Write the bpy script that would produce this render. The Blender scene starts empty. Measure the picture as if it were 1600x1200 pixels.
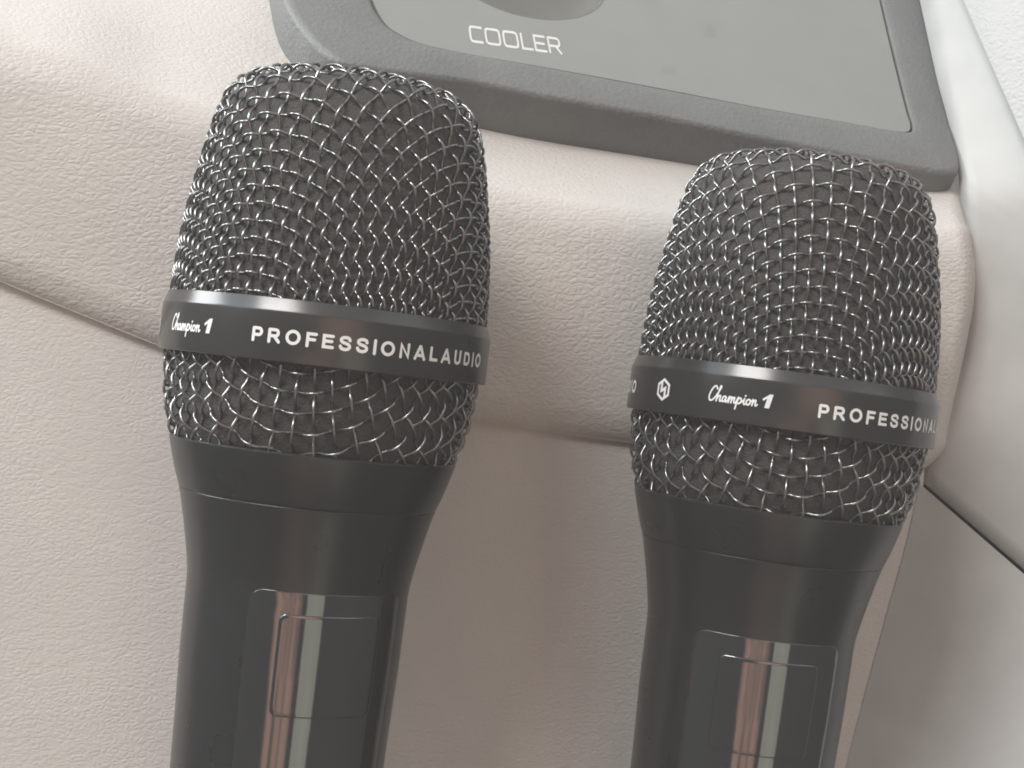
import bpy, bmesh, math, random
import numpy as np
from mathutils import Vector, Matrix

random.seed(4)
scene = bpy.context.scene
COL = scene.collection
MM = 0.001
U = 0.0001            # one drawing unit of the microphones = 0.1 mm

# ------------------------------------------------------------------ camera
CAM_D, F = 0.23, 2300.0       # camera distance to the left microphone's axis, focal length in 1600-px pixels
cam = bpy.data.cameras.new('camera')
cam.sensor_width = 36.0
cam.lens = 36.0 * F / 1600.0
cam.clip_start, cam.clip_end = 0.005, 50.0
camo = bpy.data.objects.new('camera', cam)
COL.objects.link(camo)
camo.location = (0, -CAM_D, 0)
camo.rotation_euler = (math.pi / 2, 0, 0)
scene.camera = camo

# ------------------------------------------------------------------ world: the soft surroundings of a car cabin
world = bpy.data.worlds.new('World')
scene.world = world
world.use_nodes = True
wn, wl = world.node_tree.nodes, world.node_tree.links
wn.clear()
w_out = wn.new('ShaderNodeOutputWorld')
w_bg = wn.new('ShaderNodeBackground')
w_tc = wn.new('ShaderNodeTexCoord')
wl.new(w_bg.outputs[0], w_out.inputs[0])


def direction(az, el):
    """az in degrees from behind the camera (-Y) towards +X, el above the horizon."""
    a, e = math.radians(az), math.radians(el)
    return (math.sin(a) * math.cos(e), -math.cos(a) * math.cos(e), math.sin(e))


BASE_ENV = (0.07, 0.07, 0.071)
# az, el, outer half angle, inner half angle, colour (added)
PATCHES = [
    (0, 90, 88, 35, (0.44, 0.44, 0.44)),       # overhead glow added as ambient fill
    (-60, 42, 31, 23, (1.1, 1.3, 1.42)),       # side window on the left
    (-20, 41, 9, 5, (1.5, 1.0, 0.9)),          # warm bright patch beside it
    (72, 40, 21, 13, (0.5, 0.55, 0.57)),       # far side window
]
acc = wn.new('ShaderNodeRGB')
acc.outputs[0].default_value = (*BASE_ENV, 1)
last = acc.outputs[0]
for az, el, ho, hi, colr in PATCHES:
    dp = wn.new('ShaderNodeVectorMath'); dp.operation = 'DOT_PRODUCT'
    wl.new(w_tc.outputs['Generated'], dp.inputs[0])
    dp.inputs[1].default_value = direction(az, el)
    mr = wn.new('ShaderNodeMapRange'); mr.interpolation_type = 'SMOOTHSTEP'
    mr.inputs['From Min'].default_value = math.cos(math.radians(ho))
    mr.inputs['From Max'].default_value = math.cos(math.radians(hi))
    wl.new(dp.outputs['Value'], mr.inputs['Value'])
    sc = wn.new('ShaderNodeVectorMath'); sc.operation = 'SCALE'
    sc.inputs[0].default_value = colr
    wl.new(mr.outputs[0], sc.inputs['Scale'])
    ad = wn.new('ShaderNodeVectorMath'); ad.operation = 'ADD'
    wl.new(last, ad.inputs[0]); wl.new(sc.outputs[0], ad.inputs[1])
    last = ad.outputs[0]
# upright strips: az centre, outer and inner half width, elevations (from, full, full, to), colour, streakiness
STRIPS = [
    (-1, 14.5, 10, (-45, -38, -8, -5), (1.0, 0.58, 0.43), 0.8),    # glow standing for the unseen photographer's fingers and phone
    (25.5, 9.5, 7.5, (-45, -38, -8, -5), (0.85, 0.85, 0.67), 0.15),  # green-grey glow added for the screens' second reflection
    (17, 19, 7, (-6, -3, 9, 14), (1.3, 0.74, 0.54), 0.25),           # skin-brown glow added for the ring's reflection
]
flat = wn.new('ShaderNodeVectorMath'); flat.operation = 'MULTIPLY'; flat.inputs[1].default_value = (1, 1, 0)
wl.new(w_tc.outputs['Generated'], flat.inputs[0])
fnorm = wn.new('ShaderNodeVectorMath'); fnorm.operation = 'NORMALIZE'
wl.new(flat.outputs[0], fnorm.inputs[0])
sep = wn.new('ShaderNodeSeparateXYZ'); wl.new(w_tc.outputs['Generated'], sep.inputs[0])
wmap = wn.new('ShaderNodeMapping'); wmap.inputs['Scale'].default_value = (11, 11, 2.2)
wl.new(w_tc.outputs['Generated'], wmap.inputs['Vector'])
wnz = wn.new('ShaderNodeTexNoise'); wnz.inputs['Scale'].default_value = 1.0; wnz.inputs['Detail'].default_value = 3
wl.new(wmap.outputs[0], wnz.inputs['Vector'])


def wmath(op, a, b):
    m = wn.new('ShaderNodeMath'); m.operation = op
    for i, x in enumerate((a, b)):
        if isinstance(x, (int, float)): m.inputs[i].default_value = x
        else: wl.new(x, m.inputs[i])
    return m.outputs[0]


def wstep(val, x0, x1):
    mr = wn.new('ShaderNodeMapRange'); mr.interpolation_type = 'SMOOTHSTEP'
    mr.inputs['From Min'].default_value = x0; mr.inputs['From Max'].default_value = x1
    wl.new(val, mr.inputs['Value'])
    return mr.outputs[0]


for az, ho, hi, els, colr, streak in STRIPS:
    dp = wn.new('ShaderNodeVectorMath'); dp.operation = 'DOT_PRODUCT'
    wl.new(fnorm.outputs[0], dp.inputs[0]); dp.inputs[1].default_value = direction(az, 0)
    f = wstep(dp.outputs['Value'], math.cos(math.radians(ho)), math.cos(math.radians(hi)))
    zs = [math.sin(math.radians(e)) for e in els]
    f = wmath('MULTIPLY', f, wstep(sep.outputs['Z'], zs[0], zs[1]))
    f = wmath('MULTIPLY', f, wmath('SUBTRACT', 1.0, wstep(sep.outputs['Z'], zs[2], zs[3])))
    nzf = wmath('ADD', 1.0 - streak, wmath('MULTIPLY', wstep(wnz.outputs['Fac'], 0.32, 0.68), streak))
    f = wmath('MULTIPLY', f, nzf)
    sc = wn.new('ShaderNodeVectorMath'); sc.operation = 'SCALE'; sc.inputs[0].default_value = colr
    wl.new(f, sc.inputs['Scale'])
    ad = wn.new('ShaderNodeVectorMath'); ad.operation = 'ADD'
    wl.new(last, ad.inputs[0]); wl.new(sc.outputs[0], ad.inputs[1])
    last = ad.outputs[0]
wl.new(last, w_bg.inputs['Color'])
w_bg.inputs['Strength'].default_value = 1.4


def area_light(name, loc, target, size, power, color):
    l = bpy.data.lights.new(name, 'AREA')
    l.shape = 'RECTANGLE'
    l.size, l.size_y = size
    l.energy = power
    l.color = color
    o = bpy.data.objects.new(name, l)
    COL.objects.link(o)
    o.location = loc
    d = Vector(target) - Vector(loc)
    o.rotation_euler = d.to_track_quat('-Z', 'Y').to_euler()
    return o


# window daylight, large and soft, from the upper left, and an added side light
area_light('window_light', (-0.50, -0.85, 1.02), (0.0, 0.03, 0.0), (0.55, 0.45), 16.0, (1.0, 0.975, 0.94))
area_light('side_grazing_light', (-0.75, 0.06, 0.52), (0.0, 0.05, 0.03), (0.35, 0.35), 5.5, (0.96, 0.99, 1.0))  # added side light, grazing the pad to bring out its grain

scene.view_settings.view_transform = 'Standard'
scene.view_settings.look = 'None'
scene.view_settings.exposure = 0.0
scene.view_settings.gamma = 1.0
scene.view_settings.use_curve_mapping = False
scene.cycles.use_denoising = True
scene.cycles.max_bounces = 6
scene.cycles.caustics_reflective = False
scene.cycles.caustics_refractive = False
scene.cycles.filter_width = 1.8


# ------------------------------------------------------------------ helpers
def tag(o, label=None, cat=None, group=None, kind=None):
    if label: o['label'] = label
    if cat: o['category'] = cat
    if group: o['group'] = group
    if kind: o['kind'] = kind
    return o


def mesh_obj(name, verts, faces, mat, parent=None, smooth=True):
    me = bpy.data.meshes.new(name)
    me.from_pydata([tuple(map(float, v)) for v in verts], [], [tuple(map(int, f)) for f in faces])
    me.update()
    if smooth:
        me.polygons.foreach_set('use_smooth', [True] * len(me.polygons))
    me.materials.append(mat)
    o = bpy.data.objects.new(name, me)
    COL.objects.link(o)
    if parent is not None:
        o.parent = parent
    return o


def sharpen(o, angle=35):
    """mark hard edges so that smooth shading stops at them"""
    me = o.data
    bm = bmesh.new(); bm.from_mesh(me)
    a = math.radians(angle)
    for e in bm.edges:
        if len(e.link_faces) == 2 and e.calc_face_angle(0) > a:
            e.smooth = False
    bm.to_mesh(me); bm.free()
    return o


def recalc(o):
    bm = bmesh.new(); bm.from_mesh(o.data)
    bmesh.ops.recalc_face_normals(bm, faces=bm.faces)
    bm.to_mesh(o.data); bm.free()
    return o


def catmull(pts, n, closed=False):
    """n samples per span through the points (any dimension)"""
    P = [np.array(p, float) for p in pts]
    m = len(P)
    out = []
    spans = m if closed else m - 1
    for i in range(spans):
        if closed:
            p0, p1, p2, p3 = P[(i - 1) % m], P[i], P[(i + 1) % m], P[(i + 2) % m]
        else:
            p1, p2 = P[i], P[i + 1]
            p0 = P[i - 1] if i > 0 else 2 * p1 - p2
            p3 = P[i + 2] if i + 2 < m else 2 * p2 - p1
        for k in range(n):
            t = k / n
            out.append(0.5 * ((2 * p1) + (-p0 + p2) * t + (2 * p0 - 5 * p1 + 4 * p2 - p3) * t * t + (-p0 + 3 * p1 - 3 * p2 + p3) * t ** 3))
    if not closed:
        out.append(P[-1])
    return out


def smooth_curve(pts, us):
    """monotone-ish interpolation of v(u) at us"""
    pts = np.array(pts, float)
    x, y = pts[:, 0], pts[:, 1]
    h = np.diff(x); d = np.diff(y) / h
    m = np.empty(len(x)); m[0], m[-1] = d[0], d[-1]
    for i in range(1, len(x) - 1):
        m[i] = (d[i - 1] * h[i] + d[i] * h[i - 1]) / (h[i] + h[i - 1])
    us = np.asarray(us, float)
    k = np.clip(np.searchsorted(x, us) - 1, 0, len(h) - 1)
    t = (us - x[k]) / h[k]
    t2, t3 = t * t, t ** 3
    return (2 * t3 - 3 * t2 + 1) * y[k] + (t3 - 2 * t2 + t) * h[k] * m[k] + (-2 * t3 + 3 * t2) * y[k + 1] + (t3 - t2) * h[k] * m[k + 1]


# ------------------------------------------------------------------ materials
def new_mat(name):
    m = bpy.data.materials.new(name)
    m.use_nodes = True
    nt = m.node_tree
    return m, nt.nodes, nt.links, nt.nodes['Principled BSDF']


def ramp(nodes, stops):
    r = nodes.new('ShaderNodeValToRGB')
    e = r.color_ramp.elements
    e[0].position, e[0].color = stops[0][0], (*stops[0][1], 1)
    e[1].position, e[1].color = stops[-1][0], (*stops[-1][1], 1)
    for p, c in stops[1:-1]:
        x = e.new(p); x.color = (*c, 1)
    return r


def leather(name, base, grain=800.0, strength=0.5, wrinkle=0.28, rough=0.5):
    """embossed grain: small uneven pebbles with finer and longer creases"""
    m, n, l, b = new_mat(name)
    tc = n.new('ShaderNodeTexCoord')
    warp = n.new('ShaderNodeTexNoise'); warp.inputs['Scale'].default_value = grain * 0.35; warp.inputs['Detail'].default_value = 3
    l.new(tc.outputs['Object'], warp.inputs['Vector'])
    sub = n.new('ShaderNodeVectorMath'); sub.operation = 'SUBTRACT'; sub.inputs[1].default_value = (0.5, 0.5, 0.5)
    l.new(warp.outputs['Color'], sub.inputs[0])
    scl = n.new('ShaderNodeVectorMath'); scl.operation = 'SCALE'; scl.inputs['Scale'].default_value = 1.6 / grain
    l.new(sub.outputs[0], scl.inputs[0])
    add = n.new('ShaderNodeVectorMath'); add.operation = 'ADD'
    l.new(tc.outputs['Object'], add.inputs[0]); l.new(scl.outputs[0], add.inputs[1])
    mp = n.new('ShaderNodeMapping'); mp.inputs['Rotation'].default_value = (0, math.radians(32), 0); mp.inputs['Scale'].default_value = (0.75, 1, 1.2)
    l.new(add.outputs[0], mp.inputs['Vector'])
    v1 = n.new('ShaderNodeTexVoronoi'); v1.feature = 'DISTANCE_TO_EDGE'; v1.inputs['Scale'].default_value = grain
    l.new(mp.outputs[0], v1.inputs['Vector'])
    r1 = n.new('ShaderNodeMapRange'); r1.interpolation_type = 'SMOOTHSTEP'; r1.inputs['From Max'].default_value = 0.32
    l.new(v1.outputs['Distance'], r1.inputs['Value'])
    v2 = n.new('ShaderNodeTexNoise'); v2.inputs['Scale'].default_value = grain * 1.1; v2.inputs['Detail'].default_value = 4; v2.inputs['Roughness'].default_value = 0.6
    l.new(mp.outputs[0], v2.inputs['Vector'])
    # long creases
    mp2 = n.new('ShaderNodeMapping'); mp2.inputs['Rotation'].default_value = (0, math.radians(35), 0); mp2.inputs['Scale'].default_value = (0.45, 1, 1.5)
    l.new(add.outputs[0], mp2.inputs['Vector'])
    v3 = n.new('ShaderNodeTexVoronoi'); v3.feature = 'DISTANCE_TO_EDGE'; v3.inputs['Scale'].default_value = grain * 0.33
    l.new(mp2.outputs[0], v3.inputs['Vector'])
    r3 = n.new('ShaderNodeMapRange'); r3.interpolation_type = 'SMOOTHSTEP'; r3.inputs['From Max'].default_value = 0.12
    l.new(v3.outputs['Distance'], r3.inputs['Value'])
    a1 = n.new('ShaderNodeMath'); a1.operation = 'MULTIPLY_ADD'; a1.inputs[1].default_value = 0.9
    l.new(v2.outputs['Fac'], a1.inputs[0]); 
    # pebble strength varies over the sheet
    big = n.new('ShaderNodeTexNoise'); big.inputs['Scale'].default_value = grain * 0.05; big.inputs['Detail'].default_value = 2
    l.new(tc.outputs['Object'], big.inputs['Vector'])
    bm_ = n.new('ShaderNodeMapRange'); bm_.inputs['From Min'].default_value = 0.3; bm_.inputs['From Max'].default_value = 0.7; bm_.inputs['To Min'].default_value = 0.25; bm_.inputs['To Max'].default_value = 0.75
    l.new(big.outputs['Fac'], bm_.inputs['Value'])
    m1 = n.new('ShaderNodeMath'); m1.operation = 'MULTIPLY'
    l.new(r1.outputs[0], m1.inputs[0]); l.new(bm_.outputs[0], m1.inputs[1])
    l.new(m1.outputs[0], a1.inputs[2])
    a2 = n.new('ShaderNodeMath'); a2.operation = 'MULTIPLY_ADD'; a2.inputs[1].default_value = wrinkle
    l.new(r3.outputs[0], a2.inputs[0]); l.new(a1.outputs[0], a2.inputs[2])
    bp = n.new('ShaderNodeBump'); bp.inputs['Strength'].default_value = strength; bp.inputs['Distance'].default_value = 0.0003
    l.new(a2.outputs[0], bp.inputs['Height'])
    l.new(bp.outputs[0], b.inputs['Normal'])
    # faint mottling of the colour itself
    cn = n.new('ShaderNodeTexNoise'); cn.inputs['Scale'].default_value = 55; cn.inputs['Detail'].default_value = 5
    l.new(tc.outputs['Object'], cn.inputs['Vector'])
    cr = ramp(n, [(0.3, tuple(c * 0.955 for c in base)), (0.7, tuple(min(1, c * 1.03) for c in base))])
    l.new(cn.outputs['Fac'], cr.inputs['Fac'])
    l.new(cr.outputs[0], b.inputs['Base Color'])
    b.inputs['Roughness'].default_value = rough
    b.inputs['Specular IOR Level'].default_value = 0.4
    return m


def plastic(name, base, rough, grain=0.0, gscale=2500.0, dist=0.00006, spec=0.5, mottle=0.06, coat=0.0):
    m, n, l, b = new_mat(name)
    tc = n.new('ShaderNodeTexCoord')
    nz = n.new('ShaderNodeTexNoise'); nz.inputs['Scale'].default_value = 120; nz.inputs['Detail'].default_value = 6
    l.new(tc.outputs['Object'], nz.inputs['Vector'])
    cr = ramp(n, [(0.3, tuple(c * (1 - mottle) for c in base)), (0.7, tuple(c * (1 + mottle) for c in base))])
    l.new(nz.outputs['Fac'], cr.inputs['Fac'])
    l.new(cr.outputs[0], b.inputs['Base Color'])
    rr = n.new('ShaderNodeMapRange'); rr.inputs['From Min'].default_value = 0.3; rr.inputs['From Max'].default_value = 0.7
    rr.inputs['To Min'].default_value = max(0.02, rough * (1 - 1.6 * mottle)); rr.inputs['To Max'].default_value = min(1, rough * (1 + 1.6 * mottle))
    l.new(nz.outputs['Fac'], rr.inputs['Value'])
    l.new(rr.outputs[0], b.inputs['Roughness'])
    b.inputs['Specular IOR Level'].default_value = spec
    b.inputs['Coat Weight'].default_value = coat
    if grain > 0:
        g = n.new('ShaderNodeTexNoise'); g.inputs['Scale'].default_value = gscale; g.inputs['Detail'].default_value = 3
        l.new(tc.outputs['Object'], g.inputs['Vector'])
        bp = n.new('ShaderNodeBump'); bp.inputs['Strength'].default_value = grain; bp.inputs['Distance'].default_value = dist
        l.new(g.outputs['Fac'], bp.inputs['Height'])
        l.new(bp.outputs[0], b.inputs['Normal'])
    return m


M_PAD = leather('cream_leather', (0.565, 0.533, 0.50), grain=900, strength=0.34)
M_LOWER = leather('cream_leather_fine', (0.60, 0.568, 0.538), grain=1050, strength=0.27)
M_SIDE_LEATHER = leather('pale_leather', (0.47, 0.47, 0.455), grain=700, strength=0.3)
M_TRIM = plastic('pale_trim_plastic', (0.46, 0.457, 0.442), 0.55, grain=0.15, gscale=1800)
M_BEZEL = plastic('grey_grained_plastic', (0.15, 0.152, 0.151), 0.48, grain=0.9, gscale=1300, dist=0.00025)
M_TRAYPANEL = plastic('grey_smooth_plastic', (0.225, 0.23, 0.216), 0.42, grain=0.06, gscale=900, mottle=0.03)
M_WELL = plastic('grey_well_plastic', (0.13, 0.128, 0.115), 0.4, grain=0.05)
M_GAP = plastic('dark_gap', (0.03, 0.03, 0.03), 0.8)
M_MARK = plastic('pale_print', (0.62, 0.61, 0.585), 0.5)
M_BODY = plastic('black_satin_paint', (0.02, 0.02, 0.021), 0.28, grain=0.08, gscale=4000, dist=0.00003, mottle=0.02)
M_RING = plastic('black_anodised', (0.036, 0.035, 0.034), 0.22, spec=0.6)
M_FOAM = plastic('dark_foam', (0.066, 0.061, 0.057), 0.95, grain=1.0, gscale=2600, dist=0.0003)
M_GLOSS = plastic('mirror_black', (0.15, 0.15, 0.155), 0.06, spec=0.5)
M_GLOSS.node_tree.nodes['Principled BSDF'].inputs['Metallic'].default_value = 0.88
M_PRINT = plastic('white_print', (0.82, 0.81, 0.80), 0.45)
M_WIRE, _n, _l, _b = new_mat('black_wire')
_tc = _n.new('ShaderNodeTexCoord'); _nz = _n.new('ShaderNodeTexNoise'); _nz.inputs['Scale'].default_value = 300
_l.new(_tc.outputs['Object'], _nz.inputs['Vector'])
_cr = ramp(_n, [(0.3, (0.035, 0.034, 0.033)), (0.7, (0.055, 0.053, 0.051))])
_l.new(_nz.outputs['Fac'], _cr.inputs['Fac']); _l.new(_cr.outputs[0], _b.inputs['Base Color'])
_b.inputs['Roughness'].default_value = 0.17
_b.inputs['Specular IOR Level'].default_value = 1.0
_b.inputs['Metallic'].default_value = 0.0
_b.inputs['IOR'].default_value = 1.95


# ------------------------------------------------------------------ the dashboard
# the front of the dashboard is a plane turned about nine degrees to the camera; positions on it
# are given by where the sight line of a measured point meets it, `off` millimetres behind that plane
YAW = 0.16
Y0 = 0.0290 + YAW * 0.029


def on_dash(u, v, off):
    k = (u - 800.0) / F
    c = Y0 + off * MM
    x = k * (c + CAM_D) / (1 - YAW * k)
    y = c + YAW * x
    z = -(v - 600.0) / F * (y + CAM_D)
    return np.array((x, y, z))


def grid_faces(nr, nc, wrap=False):
    f = []
    cc = nc if wrap else nc - 1
    for r in range(nr - 1):
        for c in range(cc):
            d = (c + 1) % nc
            f.append((r * nc + c, r * nc + d, (r + 1) * nc + d, (r + 1) * nc + c))
    return f


def loft(name, rows, sub, mat):
    """rows: lists of 3D points of equal length; catmull between rows"""
    R = [np.array(r) for r in rows]
    S = catmull(R, sub)
    V = np.concatenate(S)
    o = mesh_obj(name, V, grid_faces(len(S), len(R[0])), mat)
    return o


# upper pad ---------------------------------------------------------
def pad_row(curve, off, u_end, n=150, edge=22.0):
    w = np.linspace(0, 1, n)
    w = 1 - (1 - w) ** 1.35                        # denser towards the right end
    us = -420 + (u_end + 420) * w
    vs = smooth_curve(curve, us)
    row = []
    for u, v in zip(us, vs):
        e = max(0.0, 1 - (u_end - u) / edge)
        row.append(on_dash(u, v, off + 5.0 * (1 - math.sqrt(max(0, 1 - e * e)))))
    row.append(on_dash(u_end - 2, vs[-1], off + 9))
    row.append(on_dash(u_end - 8, vs[-1], off + 30))
    return row


rowA = [(-420, -420), (0, -330), (500, -300), (1000, -280), (1520, -260)]
rowA2 = [(-420, -180), (0, -110), (300, -60), (800, 40), (1100, 90), (1520, 120)]
ridge0 = [(-420, -110), (0, 28), (125, 60), (250, 108), (330, 130), (500, 185), (763, 248), (1050, 292), (1300, 316), (1510, 318)]
ridge1 = [(-420, -70), (0, 84), (125, 114), (250, 160), (330, 184), (500, 238), (763, 305), (1050, 345), (1300, 366), (1525, 372)]
face1 = [(-420, 20), (0, 180), (250, 260), (500, 340), (763, 400), (1050, 440), (1300, 462), (1530, 470)]
bev0 = [(-420, 160), (0, 362), (125, 410), (250, 458), (500, 538), (763, 586), (985, 616), (1250, 644), (1500, 656)]
bev1 = [(-420, 208), (0, 410), (125, 459), (250, 509), (500, 588), (763, 634), (985, 664), (1250, 692), (1480, 704)]
low = [(-420, 236), (0, 438), (125, 489), (255, 541), (500, 616), (755, 660), (985, 690), (1250, 718), (1450, 738)]
pad = loft('dashboard_pad', [
    pad_row(rowA, 112, 1440),
    pad_row(rowA2, 48, 1480),
    pad_row(ridge0, 10.0, 1504),
    pad_row(ridge1, 1.6, 1518),
    pad_row(face1, 0.0, 1522),
    pad_row(bev0, 0.3, 1484),
    pad_row(bev1, 0.9, 1474),
    pad_row(low, 2.7, 1438),
    pad_row([(u, v - 2) for u, v in low], 5, 1436),
    pad_row([(u, v - 14) for u, v in low], 26, 1432),
], 6, M_PAD)
tag(pad, 'cream grained leather dashboard pad with a rounded ridge behind both microphones', 'dashboard', kind='structure')

# lower panel and the trim on the right ------------------------------
corner = [(1436, 700), (1436, 748), (1421, 842), (1383, 1000), (1332, 1195), (1255, 1480)]


def corner_u(v):
    return float(smooth_curve([(b, a) for a, b in corner], [v])[0])


rows = []
for w in (0, 0.04, 0.12, 0.22, 0.34, 0.48, 0.62, 0.80, 1.0):
    row = []
    for k in range(61):
        v = 1480 * w + 690 * (1 - w)
        for _ in range(3):                              # settle the right end on the corner line
            u = -420 + (corner_u(max(700, v)) + 8 + 420) * k / 60.0
            vs_ = float(smooth_curve(low, [min(u, 1450)])[0]) - 40
            v = vs_ + (1480 - vs_) * w
        row.append(on_dash(u, v, 4.3 - 2.0 * (v - 400) / 1000.0))
    rows.append(row)
lower = loft('lower_panel', rows, 4, M_LOWER)
tag(lower, 'cream grained leather panel below the lip of the dashboard pad', 'panel', kind='structure')


def seam_v(u):
    return 748 + (u - 1436) * (890 - 748) / (1600 - 1436)


# lower right trim: starts in the corner and comes towards the camera to the right
rows = []
ts = np.linspace(0, 1, 25)
for t in ts:
    row = []
    for k in range(31):
        w = k / 30.0
        # w runs down along the corner, t runs to the right
        v0 = 757 + (1480 - 757) * w
        u0 = corner_u(v0)
        u1 = 1950 - 260 * w
        u = u0 + (u1 - u0) * t
        vs = seam_v(u) + 7
        v1 = vs + (1480 - vs) * w
        row.append(on_dash(u, v1, 3.4 - 1.2 * w - 34 * (t ** 1.15)))
    rows.append(row)
trim_low = mesh_obj('lower_side_trim', np.concatenate([np.array(r) for r in rows]), grid_faces(25, 31), M_TRIM)
tag(trim_low, 'smooth beige side trim below the dark diagonal seam at lower right', 'trim', kind='structure')

# upper right trim
TB = [(-300, 1372), (-60, 1422), (0, 1437), (120, 1463), (250, 1495), (300, 1500), (400, 1500), (520, 1494), (640, 1455), (748, 1426), (800, 1410)]


def trim_off(t, v):
    return 9 - 30 * (t ** 1.1) + 26 * max(0, 1 - max(v, -100) / 300.0) * (1 - t) ** 2


def trim_u(v):
    return float(smooth_curve(TB, [v])[0])


rows = []
for t in np.linspace(0, 1, 31):
    row = []
    for k in range(41):
        w = k / 40.0
        u_bot = 1428 + 520 * t
        vs_ = seam_v(u_bot) - 1
        v = -260 + (vs_ + 260) * w
        ul = trim_u(-260 + (seam_v(1428) + 260) * w)
        u = ul + (1948 + 20 * (1 - w) - ul) * t
        ridge_u = 1491 + max(-60, v) * 109 / 262.0
        s = 1 / (1 + math.exp(-(u - ridge_u) / 34.0))
        edge = max(0.0, 1 - (u - ul) / 14.0)
        off = trim_off(t, v) - 2.2 * s * max(0, 1 - v / 500.0) + 4 * (1 - math.sqrt(1 - edge * edge))
        row.append(on_dash(u, v, off))
    # rolled lower edge
    u = u_bot
    row.append(on_dash(u, seam_v(u) + 0.5, 9 - 30 * (t ** 1.1) + 0.8))
    row.append(on_dash(u, seam_v(u) + 0.2, 9 - 30 * (t ** 1.1) + 8))
    rows.append(row)
trim_up = mesh_obj('upper_side_trim', np.concatenate([np.array(r) for r in rows]), grid_faces(31, 43), M_TRIM)
tag(trim_up, 'smooth pale side trim above the diagonal seam, right of the dashboard pad', 'trim', kind='structure')

# dark cavity behind the seam
g = []
for u in (1425, 1500, 1600, 1750, 1950):
    t = (u - 1428) / 520.0
    off = 9 - 30 * (max(0, t) ** 1.1) + 5
    for dv in (-16, 22):
        g.append(on_dash(u, seam_v(u) + dv, off))
seam = mesh_obj('seam_backing', g, [(2 * i, 2 * i + 1, 2 * i + 3, 2 * i + 2) for i in range(4)], M_GAP)
tag(seam, 'dark narrow gap running diagonally between the two side trims', 'gap', kind='structure')

# grained leather of the door lining, upper right corner
rows = []
for t in np.linspace(0, 1, 21):
    row = []
    for k in range(31):
        w = k / 30.0
        v = -260 + 1490 * w
        ridge_u = 1505 + max(-60, v) * 115 / 262.0
        u = ridge_u + 420 * t
        tt = max(0.0, (u - (1395 + (v + 260) / 1100 * 33)) / 545.0)
        base = trim_off(tt, v) - 2.2 * max(0, 1 - v / 500.0)
        lift = 1.2 * math.sqrt(min(1, t / 0.12)) - 0.4
        row.append(on_dash(u, v, base - lift))
    rows.append(row)
door = mesh_obj('door_lining', np.concatenate([np.array(r) for r in rows]), grid_faces(21, 31), M_SIDE_LEATHER)
tag(door, 'pale grained leather lining in the upper right corner beside the smooth trim', 'lining', kind='structure')
for o in (pad, lower, trim_low, trim_up, seam, door):
    recalc(o)

# ------------------------------------------------------------------ the dark tray with the round well
pA = on_dash(745, 127, 10); pB = on_dash(1430, 258, 10)
ex = pB - pA; ex /= np.linalg.norm(ex)
back = np.array((0, math.cos(math.radians(45)), math.sin(math.radians(45))))
nrm = np.cross(ex, back); nrm /= np.linalg.norm(nrm)
if nrm[1] > 0: nrm = -nrm                              # towards the camera
ey = np.cross(nrm, ex)
if ey[2] < 0: ey = -ey
CAMP = np.array((0, -CAM_D, 0.0))


def on_tray(u, v, h=0.0):
    """sight line of a measured point met with the tray's reclined plane, then lifted h mm along its normal"""
    d = np.array(((u - 800) / F, 1.0, -(v - 600) / F))
    t = np.dot(pA - CAMP, nrm) / np.dot(d, nrm)
    return CAMP + d * t + nrm * h * MM


tray = bpy.data.objects.new('cup_tray', None)
COL.objects.link(tray)
tray.location = on_tray(940, 60)
tag(tray, 'dark grey plastic cup tray marked COOLER set into the top of the dashboard', 'cup tray')
TL = np.array(tray.location)

outer = [(425, -150), (432, -60), (445, 0), (467, 37), (490, 66), (526, 94), (590, 107), (680, 118), (745, 127), (842, 147), (1030, 181), (1200, 216), (1340, 243), (1448, 265),
         (1494, 268), (1500, 248), (1481, 175), (1448, 40), (1430, -60), (1412, -150), (1380, -330), (900, -380), (450, -330)]
inner = [(552, -150), (562, -60), (580, 0), (599, 34), (620, 50), (650, 64), (690, 74), (730, 82), (785, 92), (880, 109), (1030, 137), (1187, 167), (1330, 191), (1400, 203),
         (1424, 204), (1427, 192), (1419, 165), (1390, 48), (1365, -60), (1345, -150), (1310, -300), (900, -340), (570, -300)]
SUBD = 8
Oc = catmull(outer, SUBD, True); Ic = catmull(inner, SUBD, True)


def mix(a, b, t): return a * (1 - t) + b * t


ringrows = [
    [on_tray(*p, h=-14) for p in Oc],
    [on_tray(*p, h=-1.2) for p in Oc],
    [on_tray(*mix(o, i, 0.03), h=-0.35) for o, i in zip(Oc, Ic)],
    [on_tray(*mix(o, i, 0.10), h=0.0) for o, i in zip(Oc, Ic)],
    [on_tray(*mix(o, i, 0.80), h=0.0) for o, i in zip(Oc, Ic)],
    [on_tray(*mix(o, i, 0.95), h=0.0) for o, i in zip(Oc, Ic)],
    [on_tray(*mix(o, i, 0.99), h=-0.2) for o, i in zip(Oc, Ic)],
    [on_tray(*mix(o, i, 1.0), h=-0.7) for o, i in zip(Oc, Ic)],
    [on_tray(*mix(o, i, 1.0), h=-3.0) for o, i in zip(Oc, Ic)],
]
bz = mesh_obj('bezel', np.concatenate([np.array(r) for r in ringrows]) - TL, grid_faces(len(ringrows), len(Oc), True), M_BEZEL, tray)
recalc(bz)

# panel inside the bezel with a round hole for the well
cen_p = on_tray(822, -45)
R_W = 118 * (np.linalg.norm(on_tray(823, -45) - on_tray(822, -45)))
ic = np.array([on_tray(*p, h=0.0) for p in Ic])
mid = ic.mean(axis=0)
pan = []
for p in ic:
    d = p - mid
    x, y = np.dot(d, ex), np.dot(d, ey)
    L = math.hypot(x, y)
    pan.append(mid + d * (1 - 0.00055 / L))
bm = bmesh.new()


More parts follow.
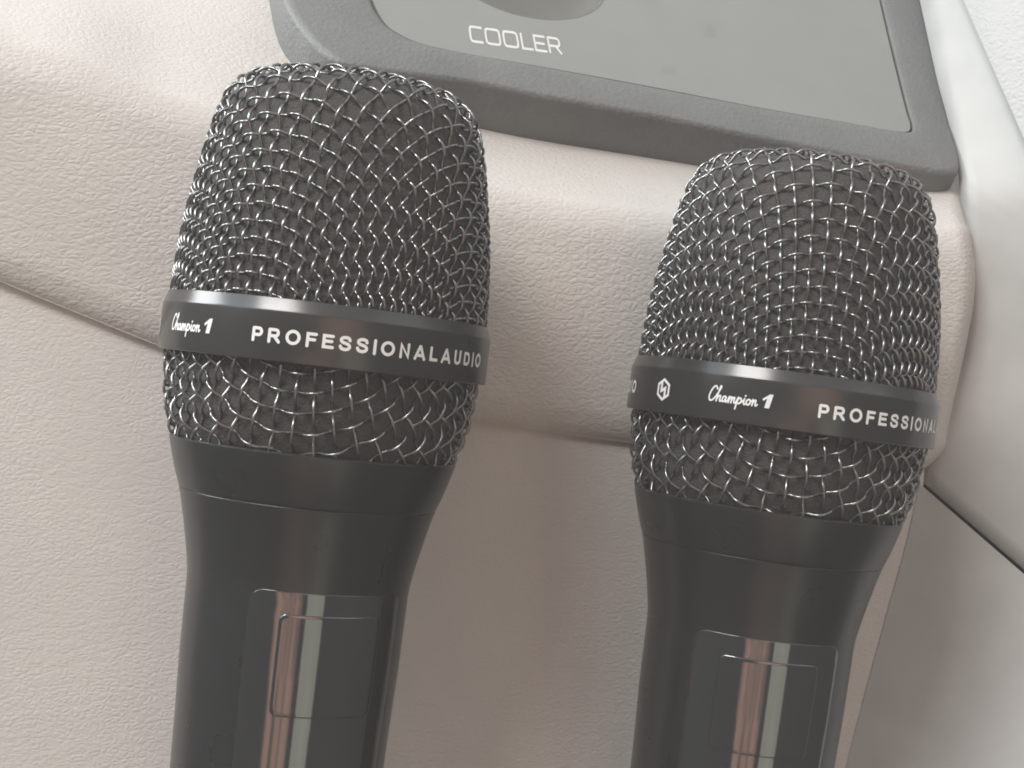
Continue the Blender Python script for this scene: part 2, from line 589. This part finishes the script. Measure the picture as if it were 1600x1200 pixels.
def addloop(pts):
    vs = [bm.verts.new(tuple(p - TL)) for p in pts]
    return [bm.edges.new((vs[i], vs[(i + 1) % len(vs)])) for i in range(len(vs))]


NW = 96
circ = [cen_p + R_W * (math.cos(a) * ex + math.sin(a) * ey) for a in [2 * math.pi * k / NW for k in range(NW)]]
ed = addloop([p + nrm * (-0.45 * MM) for p in pan]) + addloop([p + nrm * (-0.45 * MM) for p in circ])
bmesh.ops.triangle_fill(bm, edges=ed, use_beauty=True)
# rolled edge of the panel
me = bpy.data.meshes.new('panel'); bm.to_mesh(me); bm.free(); me.materials.append(M_TRAYPANEL)
po = bpy.data.objects.new('panel', me); COL.objects.link(po); po.parent = tray
recalc(po)
skirt = [[p + nrm * (-0.45 * MM) for p in pan], [mid + (p - mid) * 1.0007 + nrm * (-0.6 * MM) for p in pan], [mid + (p - mid) * 1.0007 + nrm * (-2.5 * MM) for p in pan]]
sk = mesh_obj('panel_edge', np.concatenate([np.array(r) for r in skirt]) - TL, grid_faces(3, len(pan), True), M_TRAYPANEL, tray)
recalc(sk)
# floor of the groove
fl = mesh_obj('groove_floor', np.concatenate([np.array([mid + (p - mid) * 0.98 + nrm * (-2.9 * MM) for p in pan]), np.array([mid + (p - mid) * 1.02 + nrm * (-2.9 * MM) for p in pan])]) - TL,
              grid_faces(2, len(pan), True), M_GAP, tray)
# the well
prof = [(1.0, -0.45), (0.985, -0.40), (0.965, -0.55), (0.95, -1.0), (0.93, -2.2), (0.88, -3.4), (0.78, -4.4), (0.6, -5.0), (0.35, -5.2), (0.0, -5.25)]
wv = []
for rr, h in prof:
    for k in range(NW):
        a = 2 * math.pi * k / NW
        wv.append(cen_p + max(rr, 1e-4) * R_W * (math.cos(a) * ex + math.sin(a) * ey) + nrm * h * MM - TL)
well = mesh_obj('cup_well', wv, grid_faces(len(prof), NW, True), M_WELL, tray)
recalc(well)


# two finger marks on the panel
M_SMUDGE = plastic('finger_mark', (0.215, 0.218, 0.205), 0.5)
for (u, v, ru, rv) in ((1111, 46, 9, 12), (1046, 106, 12, 8)):
    pts = [on_tray(u + ru * math.cos(a) * (1 + 0.12 * math.sin(3 * a)), v + rv * math.sin(a) * (1 + 0.1 * math.cos(2 * a)), -0.44) - TL for a in [2 * math.pi * k / 28 for k in range(28)]]
    recalc(mesh_obj('smudge', pts, [tuple(range(28))], M_SMUDGE, tray))

# ------------------------------------------------------------------ thin scattering volume added to imitate veiling lens glare
hm = bpy.data.materials.new('glare'); hm.use_nodes = True
hn = hm.node_tree.nodes; hn.clear()
ho = hn.new('ShaderNodeOutputMaterial'); hv = hn.new('ShaderNodeVolumePrincipled')
hv.inputs['Color'].default_value = (0.95, 0.93, 0.89, 1)
hv.inputs['Density'].default_value = 0.22
hm.node_tree.links.new(hv.outputs[0], ho.inputs['Volume'])
hx, hy0, hy1, hz0, hz1 = 0.40, -0.29, 0.24, -0.32, 0.30
hz_o = mesh_obj('glare', [(x, y, z) for x in (-hx, hx) for y in (hy0, hy1) for z in (hz0, hz1)],
                [(0, 1, 3, 2), (4, 6, 7, 5), (0, 4, 5, 1), (2, 3, 7, 6), (0, 2, 6, 4), (1, 5, 7, 3)], hm, None, False)
recalc(hz_o)
tag(hz_o, 'thin milky haze added as a volume in front of the dashboard', 'glare', kind='stuff')

# ------------------------------------------------------------------ stroke lettering
def ribbon(strokes, halfw, sub=6):
    """flat strokes -> (verts2d with a height rank, faces); round ends, each piece a hair above the last"""
    V, Fc = [], []
    rank = 0
    for st in strokes:
        closed = st[0] == 'closed'
        straight = st[0] == 'line'
        pts = st[1:] if isinstance(st[0], str) else st
        hw = halfw
        if straight or len(pts) == 2:
            c = [np.array(p, float) for p in pts]
        else:
            c = catmull(pts, sub, closed)
            if closed: c.append(c[0])
        b = len(V)
        n = len(c)
        for i in range(n):
            if closed and i in (0, n - 1):
                t1 = c[1] - c[0]; t0 = c[n - 1] - c[n - 2]
            else:
                t1 = c[min(i + 1, n - 1)] - c[min(i, n - 2)]; t0 = c[max(i, 1)] - c[max(i - 1, 0)]
            t0 = t0 / (np.linalg.norm(t0) + 1e-9); t1 = t1 / (np.linalg.norm(t1) + 1e-9)
            t = t0 + t1; t /= np.linalg.norm(t) + 1e-9
            mit = 1 / max(0.55, float(np.dot(t, t1)))
            nn = np.array((-t[1], t[0])) * hw * mit
            V.append((*(c[i] + nn), rank)); V.append((*(c[i] - nn), rank))
        for i in range(n - 1):
            Fc.append((b + 2 * i, b + 2 * i + 1, b + 2 * i + 3, b + 2 * i + 2))
        rank += 1
        if not closed:
            for e in (c[0], c[-1]):
                b = len(V)
                for k in range(10):
                    a = 2 * math.pi * k / 10
                    V.append((e[0] + hw * math.cos(a), e[1] + hw * math.sin(a), rank))
                Fc.append(tuple(b + k for k in range(10)))
                rank += 1
    return V, Fc


# COOLER in wide squarish capitals
def sq_o(x, w=1.25):
    r = 0.28
    return ['closed', (x + r, 0), (x + w / 2, 0), (x + w - r, 0), (x + w - 0.06, 0.06), (x + w, r), (x + w, 0.5), (x + w, 1 - r), (x + w - 0.06, 0.94), (x + w - r, 1), (x + w / 2, 1), (x + r, 1),
            (x + 0.06, 0.94), (x, 1 - r), (x, 0.5), (x, r), (x + 0.06, 0.06)]


cool = []
x = 0
cool.append([(x + 1.05, 1), (x + 0.6, 1), (x + 0.28, 1), (x + 0.06, 0.94), (x, 0.72), (x, 0.5), (x, 0.28), (x + 0.06, 0.06), (x + 0.28, 0), (x + 0.6, 0), (x + 1.05, 0)])
x += 1.42; cool.append(sq_o(x))
x += 1.64; cool.append(sq_o(x))
x += 1.64; cool.append(['line', (x, 1), (x, 0), (x + 0.9, 0)])
x += 1.2; cool.append(['line', (x + 0.95, 1), (x, 1), (x, 0), (x + 0.95, 0)]); cool.append(['line', (x, 0.5), (x + 0.85, 0.5)])
x += 1.3; cool.append(['line', (x, 0), (x, 1)]); cool.append([(x, 1), (x + 0.5, 1), (x + 0.85, 0.98), (x + 1.0, 0.85), (x + 1.0, 0.62), (x + 0.85, 0.47), (x + 0.5, 0.45), (x, 0.45)])
cool.append(['line', (x + 0.6, 0.45), (x + 1.02, 0)])
x += 1.02
V2, F2 = ribbon(cool, 0.085)
p0, p1 = on_tray(737, 61), on_tray(878, 81)
dirx = (p1 - p0); Lx = np.linalg.norm(dirx); dirx /= Lx
diry = np.cross(nrm, dirx)
if diry[2] < 0: diry = -diry
sx = Lx / x
hy = np.linalg.norm(on_tray(737, 61) - on_tray(739, 39))
vv = [p0 + dirx * a * sx + diry * b * hy + nrm * (-0.45 + 0.02 + 0.002 * r) * MM - TL for a, b, r in V2]
mesh_obj('lettering', vv, F2, M_MARK, tray, smooth=False)


# ------------------------------------------------------------------ the microphone
# drawing units of 0.1 mm; t runs up along the axis from the middle of the ring
def dense(profile, step=2.0):
    c = catmull(profile, 10)
    out = [c[0]]
    for p in c[1:]:
        n = max(1, int(np.linalg.norm(p - out[-1]) / step))
        a = out[-1]
        for k in range(1, n + 1):
            out.append(a + (p - a) * k / n)
    return np.array(out)


UP = [(0, 400), (60, 399.5), (110, 397), (148, 390), (174, 377), (190, 358), (200, 332), (211, 286), (221, 230), (230, 172), (235.5, 116), (238.5, 60), (239, 20), (239, -60), (239, -160), (239, -300), (239, -500)]
DN = [(0, 206), (80, 205), (150, 202), (184, 196), (204, 186), (215, 170), (225, 143), (232, 108), (237, 60), (239, 20), (239, -60), (239, -160), (239, -300), (239, -500)]


def woven(profile, a, iters=1500):
    """a flat square-woven mesh drawn down over the form: wires keep their spacing, the weave shears
    between the four places where it runs straight.  Returns node positions, normals on an (n, n) grid."""
    prof = dense(profile, 4.0)
    seg = np.linalg.norm(np.diff(prof, axis=0), axis=1)
    s = np.concatenate([[0], np.cumsum(seg)])
    tang = np.gradient(prof, axis=0); tang /= np.linalg.norm(tang, axis=1)[:, None]
    N = 28
    g = np.arange(-N, N + 1)
    X, Y = np.meshgrid(g, g, indexing='ij')
    rho = np.sqrt(X ** 2 + Y ** 2) * a
    phi = np.arctan2(Y, X)
    # depth along the profile: between max-norm and euclidean
    s0 = np.clip(rho, 0, s[-1] - 1)
    r = np.interp(s0, s, prof[:, 0]); t = np.interp(s0, s, prof[:, 1])
    P = np.stack([r * np.cos(phi), r * np.sin(phi), t], -1)

    def project(P):
        r = np.hypot(P[..., 0], P[..., 1]); t = P[..., 2]
        ph = np.arctan2(P[..., 1], P[..., 0])
        q = np.stack([r, t], -1).reshape(-1, 2)
        # nearest profile sample
        d = ((q[:, None, 0] - prof[None, ::2, 0]) ** 2 + (q[:, None, 1] - prof[None, ::2, 1]) ** 2)
        k = d.argmin(1) * 2
        best = prof[k]
        # refine along the tangent
        dl = np.sum((q - best) * tang[k], axis=1)
        best = best + tang[k] * np.clip(dl, -6, 6)[:, None]
        rr = best[:, 0].reshape(r.shape); tt = best[:, 1].reshape(r.shape)
        return np.stack([rr * np.cos(ph), rr * np.sin(ph), tt], -1), k.reshape(r.shape), ph

    for it in range(iters):
        acc = np.zeros_like(P); cnt = np.zeros(P.shape[:2] + (1,))

        def con(sa, sb, rest, mode, w):
            d = P[sb] - P[sa]
            L = np.linalg.norm(d, axis=-1, keepdims=True) + 1e-6
            e = (L - rest) / L * d * 0.5 * w
            if mode == 'min':
                e = np.where(L < rest, e, 0)
            acc[sa] += e; acc[sb] -= e
            cnt[sa] += w; cnt[sb] += w
        A = slice(None, -1); B = slice(1, None); O = slice(None)
        con((A, O), (B, O), a, 'eq', 1.0)
        con((O, A), (O, B), a, 'eq', 1.0)
        con((A, A), (B, B), a * 0.36, 'min', 1.0)
        con((A, B), (B, A), a * 0.36, 'min', 1.0)
        # slight bending stiffness of the wires
        lap = np.zeros_like(P)
        lap[1:-1] += 0.5 * (P[2:] + P[:-2]) - P[1:-1]
        lap[:, 1:-1] += 0.5 * (P[:, 2:] + P[:, :-2]) - P[:, 1:-1]
        P = P + acc / np.maximum(cnt, 1) * 1.0 + lap * 0.085
        P, k, ph = project(P)
    nr, nt = -tang[k][..., 1], tang[k][..., 0]
    sign = np.where(nr * 1.0 + 0 * nt < 0, -1, 1)
    Nn = np.stack([np.abs(nr) * np.cos(ph), np.abs(nr) * np.sin(ph), nt * np.where(nr < 0, -1, 1)], -1)
    flat = np.abs(nr) < 1e-3
    Nn[flat] = (0, 0, 1)
    Nn /= np.linalg.norm(Nn, axis=-1, keepdims=True) + 1e-9
    return P, Nn


def wire_mesh(P, Nn, radius, h, tmin, tmax=1e9, sides=6, segs=6):
    """tubes along both wire families, passing over and under each other"""
    n = P.shape[0]
    V, Fc = [], []

    def run(pts, nms, par):
        # pts: nodes of one wire; par: +1/-1 over/under
        m = len(pts)
        keep = [tmin - 30 <= p[2] <= tmax + 30 for p in pts]
        i = 0
        while i < m:
            if not keep[i]:
                i += 1; continue
            j = i
            while j + 1 < m and keep[j + 1]: j += 1
            if j - i >= 1:
                tube(pts[i:j + 1], nms[i:j + 1], par[i:j + 1])
            i = j + 1

    def tube(p, nm, par):
        p = np.array(p); nm = np.array(nm)
        C = np.array(catmull(list(p), segs)); Nm = np.array(catmull(list(nm), segs))
        Nm /= np.linalg.norm(Nm, axis=1)[:, None]
        k = np.arange(len(C)) / segs
        w = np.cos(math.pi * k)
        w = np.sign(w) * np.abs(w) ** 0.6
        C = C + Nm * (w * par[0] * h)[:, None]
        ok = (C[:, 2] >= tmin) & (C[:, 2] <= tmax)
        idx = np.nonzero(ok)[0]
        if len(idx) < 2: return
        groups = np.split(idx, np.nonzero(np.diff(idx) > 1)[0] + 1)
        for gi in groups:
            if len(gi) < 2: continue
            c = C[gi]; nn = Nm[gi]
            T = np.gradient(c, axis=0); T /= np.linalg.norm(T, axis=1)[:, None] + 1e-9
            b1 = np.cross(T, nn); b1 /= np.linalg.norm(b1, axis=1)[:, None] + 1e-9
            b2 = np.cross(b1, T)
            base = len(V)
            for q in range(len(c)):
                for s_ in range(sides):
                    an = 2 * math.pi * s_ / sides
                    V.append(c[q] + radius * (math.cos(an) * b1[q] + math.sin(an) * b2[q]))
            for q in range(len(c) - 1):
                for s_ in range(sides):
                    e = (s_ + 1) % sides
                    Fc.append((base + q * sides + s_, base + q * sides + e, base + (q + 1) * sides + e, base + (q + 1) * sides + s_))
    for i in range(n):
        run(P[i], Nn[i], [1 if (i + j) % 2 == 0 else -1 for j in range(n)])
        run(P[:, i], Nn[:, i], [-1 if (i + j) % 2 == 0 else 1 for j in range(n)])
    return V, Fc


def lathe(profile, n=128):
    V = []
    for r, t in profile:
        for k in range(n):
            a = 2 * math.pi * k / n
            V.append((max(r, 0.01) * math.sin(a), -max(r, 0.01) * math.cos(a), t))
    return V, grid_faces(len(profile), n, True)


def scaled(V): return [np.array(v) * U for v in V]


def cyl(ang, t, r):
    """ang in degrees, 0 faces the viewer (-Y), positive to the right"""
    a = math.radians(ang)
    return np.array((r * math.sin(a), -r * math.cos(a), t))


# nets are the same for both microphones
PU, NU = woven(UP, 27.5)
VU, FU = wire_mesh(PU, NU, 2.5, 5.4, 34)
PD, ND = woven(DN, 29.0)
VD, FD = wire_mesh(PD, ND, 2.5, 5.4, 30, 178)
VD = [np.array((v[0], -v[1], -v[2])) for v in VD]     # turned over: the lower bowl opens upwards
WIRES_UP = None; WIRES_DN = None

HANDLE = [(-250, 197.5), (-285, 190.5), (-310, 184.8), (-335, 179.6), (-355, 175.8), (-372, 173), (-390, 171.6), (-420, 171.2), (-500, 170.0), (-600, 166.2), (-700, 163.5), (-900, 158), (-1200, 154),
          (-1500, 146), (-1700, 141), (-1760, 136), (-1785, 122), (-1795, 90), (-1797, 0)]


def handle_r(t):
    a = np.array(HANDLE[::-1])
    return float(np.interp(t, a[:, 0], a[:, 1]))


def cap_strokes(ch, hw=0.1):
    """plain bold capitals as centre lines in a box one unit high -> (strokes, width)"""
    lo, hi, m = hw, 1 - hw, 0.5
    L = 'line'
    def bowl(x0, x1, y0, y1):
        r = (y1 - y0) / 2
        return [(x0, y1), (x1 - r, y1), (x1 - 0.3 * r, y1 - 0.22 * r), (x1, (y0 + y1) / 2), (x1 - 0.3 * r, y0 + 0.22 * r), (x1 - r, y0), (x0, y0)]
    if ch == 'P': return [[L, (lo, 0.04), (lo, hi)], bowl(lo, 0.70, 0.43, hi)], 0.80
    if ch == 'R': return [[L, (lo, 0.04), (lo, hi)], bowl(lo, 0.74, 0.46, hi), [L, (0.48, 0.44), (0.82, 0.06)]], 0.92
    if ch in 'O':
        return [['closed'] + [(0.5 + 0.42 * math.sin(k * math.pi / 6), 0.5 + 0.42 * math.cos(k * math.pi / 6)) for k in range(12)]], 1.02
    if ch == 'F': return [[L, (lo, 0.04), (lo, hi), (0.68, hi)], [L, (lo, 0.5), (0.60, 0.5)]], 0.74
    if ch == 'E': return [[L, (0.72, hi), (lo, hi), (lo, lo), (0.74, lo)], [L, (lo, 0.52), (0.66, 0.52)]], 0.80
    if ch == 'S':
        return [[(0.72, 0.73), (0.64, 0.87), (0.42, 0.92), (0.18, 0.86), (0.11, 0.72), (0.20, 0.59), (0.42, 0.52), (0.64, 0.44), (0.73, 0.29), (0.65, 0.14), (0.42, 0.08), (0.17, 0.14), (0.08, 0.29)]], 0.82
    if ch == 'I': return [[L, (lo, 0.04), (lo, 0.96)]], 0.20
    if ch == 'N': return [[L, (lo, 0.04), (lo, 0.92), (0.70, 0.08), (0.70, 0.96)]], 0.80
    if ch == 'A': return [[L, (0.10, 0.05), (0.47, 0.93), (0.53, 0.93), (0.90, 0.05)], [L, (0.24, 0.30), (0.76, 0.30)]], 1.0
    if ch == 'L': return [[L, (lo, 0.96), (lo, lo), (0.68, lo)]], 0.72
    if ch == 'U': return [[(lo, 0.96), (lo, 0.7), (lo, 0.36), (0.17, 0.16), (0.40, 0.08), (0.63, 0.16), (0.70, 0.36), (0.70, 0.7), (0.70, 0.96)]], 0.80
    if ch == 'D': return [[L, (lo, lo), (lo, hi)], [(lo, hi), (0.36, hi), (0.62, 0.83), (0.74, 0.5), (0.62, 0.17), (0.36, lo), (lo, lo)]], 0.84


def letters(body, width, height, hw=0.112):
    """capitals spread evenly over a width; returns flat verts and faces from x=0, y=0"""
    items = [cap_strokes(c, hw) for c in body]
    gap = (width - sum(w for _, w in items) * height) / (len(items) - 1)
    OV, OF, x = [], [], 0.0
    for st, w in items:
        V, Fc = ribbon(st, hw, 5)
        b = len(OV)
        OV += [(x + v[0] * height, v[1] * height, v[2]) for v in V]
        OF += [tuple(b + i for i in f) for f in Fc]
        x += w * height + gap
    return OV, OF


# the script word, drawn as pen strokes (x to the right, y up, lower-case height 1)
def script_word():
    S = []
    S.append([(1.75, 2.0), (1.55, 2.42), (1.1, 2.35), (0.55, 1.6), (0.25, 0.7), (0.4, 0.08), (0.85, 0.05), (1.4, 0.5)])                        # C
    S.append([(1.4, 0.5), (2.0, 1.4), (2.5, 2.35), (2.35, 2.5), (2.05, 1.5), (1.75, 0.0)])                                                     # h
    S.append([(1.82, 0.3), (2.2, 0.85), (2.55, 0.9), (2.45, 0.35), (2.55, 0.02), (2.95, 0.3)])
    S.append([(3.65, 0.85), (3.25, 0.92), (2.95, 0.5), (3.0, 0.08), (3.35, 0.15), (3.68, 0.8)])                                                # a
    S.append([(3.68, 0.8), (3.6, 0.2), (3.75, 0.02), (4.05, 0.35)])
    S.append([(4.05, 0.35), (4.3, 0.95), (4.2, 0.0)])                                                                                          # m
    S.append([(4.22, 0.3), (4.55, 0.85), (4.8, 0.88), (4.72, 0.0)])
    S.append([(4.75, 0.3), (5.05, 0.85), (5.32, 0.88), (5.25, 0.3), (5.4, 0.02), (5.7, 0.3)])
    S.append([(5.7, 0.3), (6.0, 1.0), (5.85, 0.3), (5.6, -0.9)])                                                                               # p
    S.append([(5.9, 0.5), (6.25, 0.95), (6.6, 0.8), (6.55, 0.3), (6.2, 0.03), (5.85, 0.2)])
    S.append([(6.55, 0.3), (7.0, 0.55), (7.2, 0.92), (7.1, 0.3), (7.25, 0.02), (7.55, 0.25)])                                                  # i
    S.append(['line', (7.32, 1.4), (7.38, 1.48)])
    S.append(['closed', (8.05, 0.92), (7.68, 0.7), (7.62, 0.25), (7.9, 0.03), (8.25, 0.25), (8.32, 0.7)])                                      # o
    S.append([(8.28, 0.75), (8.6, 0.7), (8.8, 0.92), (8.7, 0.0)])                                                                              # n
    S.append([(8.72, 0.3), (9.05, 0.85), (9.32, 0.88), (9.25, 0.3), (9.38, 0.02), (9.65, 0.25)])
    return ribbon(S, 0.15, 5)


def one_block():
    """the heavy slanted numeral 1"""
    pts = [(0.0, 1.35), (0.95, 2.15), (1.42, 2.15), (1.05, 0.0), (0.38, 0.0), (0.63, 1.45), (0.12, 1.05)]
    return [(x, y, 0) for x, y in pts], [tuple(range(len(pts)))]


def emblem():
    hx = [(math.sin(math.pi / 3 * k), math.cos(math.pi / 3 * k)) for k in range(6)]
    ring = []
    V, Fc = [], []
    for k in range(6):
        V.append((hx[k][0], hx[k][1], 0)); V.append((hx[k][0] * 0.72, hx[k][1] * 0.72, 0))
    for k in range(6):
        e = (k + 1) % 6
        Fc.append((2 * k, 2 * e, 2 * e + 1, 2 * k + 1))
    for st in ([(-0.26, 0.70), (-0.26, -0.12), (0.26, 0.12), (0.26, -0.70)], ):
        v2, f2 = ribbon([['line'] + st], 0.14)
        b = len(V)
        V += [(x, y, r + 1) for x, y, r in v2]
        Fc += [tuple(b + i for i in f) for f in f2]
    return V, Fc


RB = 254.0


def wrap(V2, ang0, t0, sx=1.0, sy=1.0):
    """flat drawing -> round the ring: x along the circumference, y up"""
    out = []
    for x, y, r in V2:
        out.append(cyl(ang0 + math.degrees(x * sx / RB), t0 + y * sy, RB + 0.35 + 0.03 * r))
    return out


def deg(w): return math.radians(w) * RB


LET = letters('PROFESSIONAL', deg(63.0), 20.0)
LET2 = letters('AUDIO', deg(25.2), 20.0)
SCR = script_word(); ONE = one_block(); EMB = emblem()


def rounded_patch(a0, a1, t0, t1, rad, lift, bevel, n=10):
    """a patch on the handle's surface with rounded corners and rolled edges; a in degrees, t0 < t1"""
    def ring_pts(inset):
        pts = []
        R = math.radians(1) * handle_r((t0 + t1) / 2)   # units per degree
        x0, x1, y0, y1 = a0 * R + inset, a1 * R - inset, t0 + inset, t1 - inset
        rr = max(0.5, rad - inset)
        for cx, cy, q in ((x1 - rr, y1 - rr, 0), (x0 + rr, y1 - rr, 1), (x0 + rr, y0 + rr, 2), (x1 - rr, y0 + rr, 3)):
            for k in range(n + 1):
                an = math.pi / 2 * (q + k / n)
                pts.append((cx + rr * math.cos(an), cy + rr * math.sin(an)))
        # more points along the long sides so that the outline follows the curve
        dense_ = []
        for i in range(len(pts)):
            p, q = np.array(pts[i]), np.array(pts[(i + 1) % len(pts)])
            m = 24 if (i % (n + 1)) == n else 1
            for k in range(m): dense_.append(p + (q - p) * k / m)
        return dense_, R
    V, rows = [], 0
    steps = [(0, -2.5), (0, lift * 0.35), (bevel * 0.35, lift * 0.8), (bevel, lift)]
    for ins, h in steps:
        pts, R = ring_pts(ins)
        for x, t in pts:
            V.append(cyl(x / R, t, handle_r(t) + h))
        m = len(pts); rows += 1
    Fc = grid_faces(rows, m, True)
    # fill: shrink rings towards the vertical middle line keeping the curvature
    pts, R = ring_pts(bevel)
    cx = sum(p[0] for p in pts) / m; cy = (t0 + t1) / 2
    for k in range(1, 15):
        f = 1 - k / 15.0
        for x, t in pts:
            xx, tt = cx + (x - cx) * f, cy + (t - cy) * f
            V.append(cyl(xx / R, tt, handle_r(tt) + lift))
        b = (rows - 1) * m; rows += 1
        for i in range(m):
            e = (i + 1) % m
            Fc.append((b + i, b + e, b + m + e, b + m + i))
    V.append(cyl(cx / R, cy, handle_r(cy) + lift))
    b = (rows - 1) * m
    for i in range(m):
        Fc.append((b + i, b + (i + 1) % m, len(V) - 1))
    return V, Fc


def microphone(loc, tilt, lean, net_up, net_dn, text_p, panel_a, label):
    root = bpy.data.objects.new('microphone', None)
    COL.objects.link(root)
    root.location = loc
    root.rotation_euler = (math.radians(lean), math.radians(tilt), 0)
    tag(root, label, 'microphone', 'handheld microphones leaning on the dashboard')

    def part(name, VF, mat, parent=root, smooth=True):
        return mesh_obj(name, scaled(VF[0]), VF[1], mat, parent, smooth)

    def turned(V, ang):
        a = math.radians(ang); c, s = math.cos(a), math.sin(a)
        V = np.array(V)
        return np.stack([V[:, 0] * c - V[:, 1] * s, V[:, 0] * s + V[:, 1] * c, V[:, 2]], 1)
    part('grille', (turned(VU, net_up), FU), M_WIRE)
    part('grille', (turned(VD, net_dn), FD), M_WIRE)
    foam = [(0, 396), (60, 395.5), (109, 393), (145.5, 386.5), (170.5, 374), (186, 356), (195.8, 331), (206.2, 285), (216.2, 229.5), (225.2, 171.5), (230.6, 115.8), (233.6, 60), (234, 0), (232, -60), (227, -107), (220, -142), (210, -168), (204, -178)]
    recalc(part('foam_liner', lathe(foam), M_FOAM))
    ringp = [(241, 43), (246.5, 44.2), (247.8, 43.6), (253.0, 27.5), (253.8, 25.8), (RB, 24), (RB, -42), (253.6, -44), (252, -45.3), (243, -45.3)]
    rg = part('ring', lathe(ringp, 160), M_RING); recalc(rg); sharpen(rg, 28)
    collar = [(212, -171.5), (220.5, -172.5), (222.3, -174.5), (221.5, -180), (214.5, -205), (207.5, -228), (201.2, -245), (199.9, -249), (199.4, -249.6), (192, -249.8)]
    co = part('collar', lathe(collar, 160), M_BODY); recalc(co); sharpen(co, 40)
    hp = [(192, -250.3)] + [(r, t) for t, r in [(-250.5, 198.6), (-251.3, 199.1), (-268, 194.4)]] + [(r, t) for t, r in HANDLE[1:]]
    ha = part('handle', lathe(hp, 128), M_BODY); recalc(ha); sharpen(ha, 40)
    pn = part('display_panel', rounded_patch(panel_a - 43, panel_a + 43, -840, -374, 22, 0.7, 1.6), M_GLOSS); recalc(pn)
    sc_ = part('screen', rounded_patch(panel_a - 27, panel_a + 28, -556, -406, 11, 1.9, 2.0), M_GLOSS, pn); recalc(sc_)
    # writing on the ring, twice round
    for base in (text_p, text_p + 190):
        v, f = LET; part('lettering', (wrap(v, base, -19.0), f), M_PRINT, rg, False)
        v, f = LET2; part('lettering', (wrap(v, base + 64.9, -19.0), f), M_PRINT, rg, False)
        v, f = SCR
        k = deg(17.9) / 9.65
        part('script_lettering', (wrap(v, base - 38.5, -15.5, k, 9.2), f), M_PRINT, rg, False)
        v, f = ONE
        part('numeral', (wrap(v, base - 38.5 + 19.4, -16.5, 11.0, 9.9), f), M_PRINT, rg, False)
        v, f = EMB
        part('emblem', (wrap(v, base - 59.0, -8.5, 17.0, 18.3), f), M_PRINT, rg, False)
    return root


def mic_pos(u, v, y):
    return ((u - 800) / F * (CAM_D + y), y, -(v - 600) / F * (CAM_D + y))


microphone(mic_pos(511, 528, 0.0), 6.6, 0.0, -22, -1, -16.8, 27,
           'black handheld microphone nearer the left edge, its ring showing the words PROFESSIONAL AUDIO in full')
microphone(mic_pos(1220, 627, 0.0162), 7.8, 0.0, -1, -4, 2.6, 3,
           'black handheld microphone in front of the tray corner, its ring showing a white hexagon emblem')
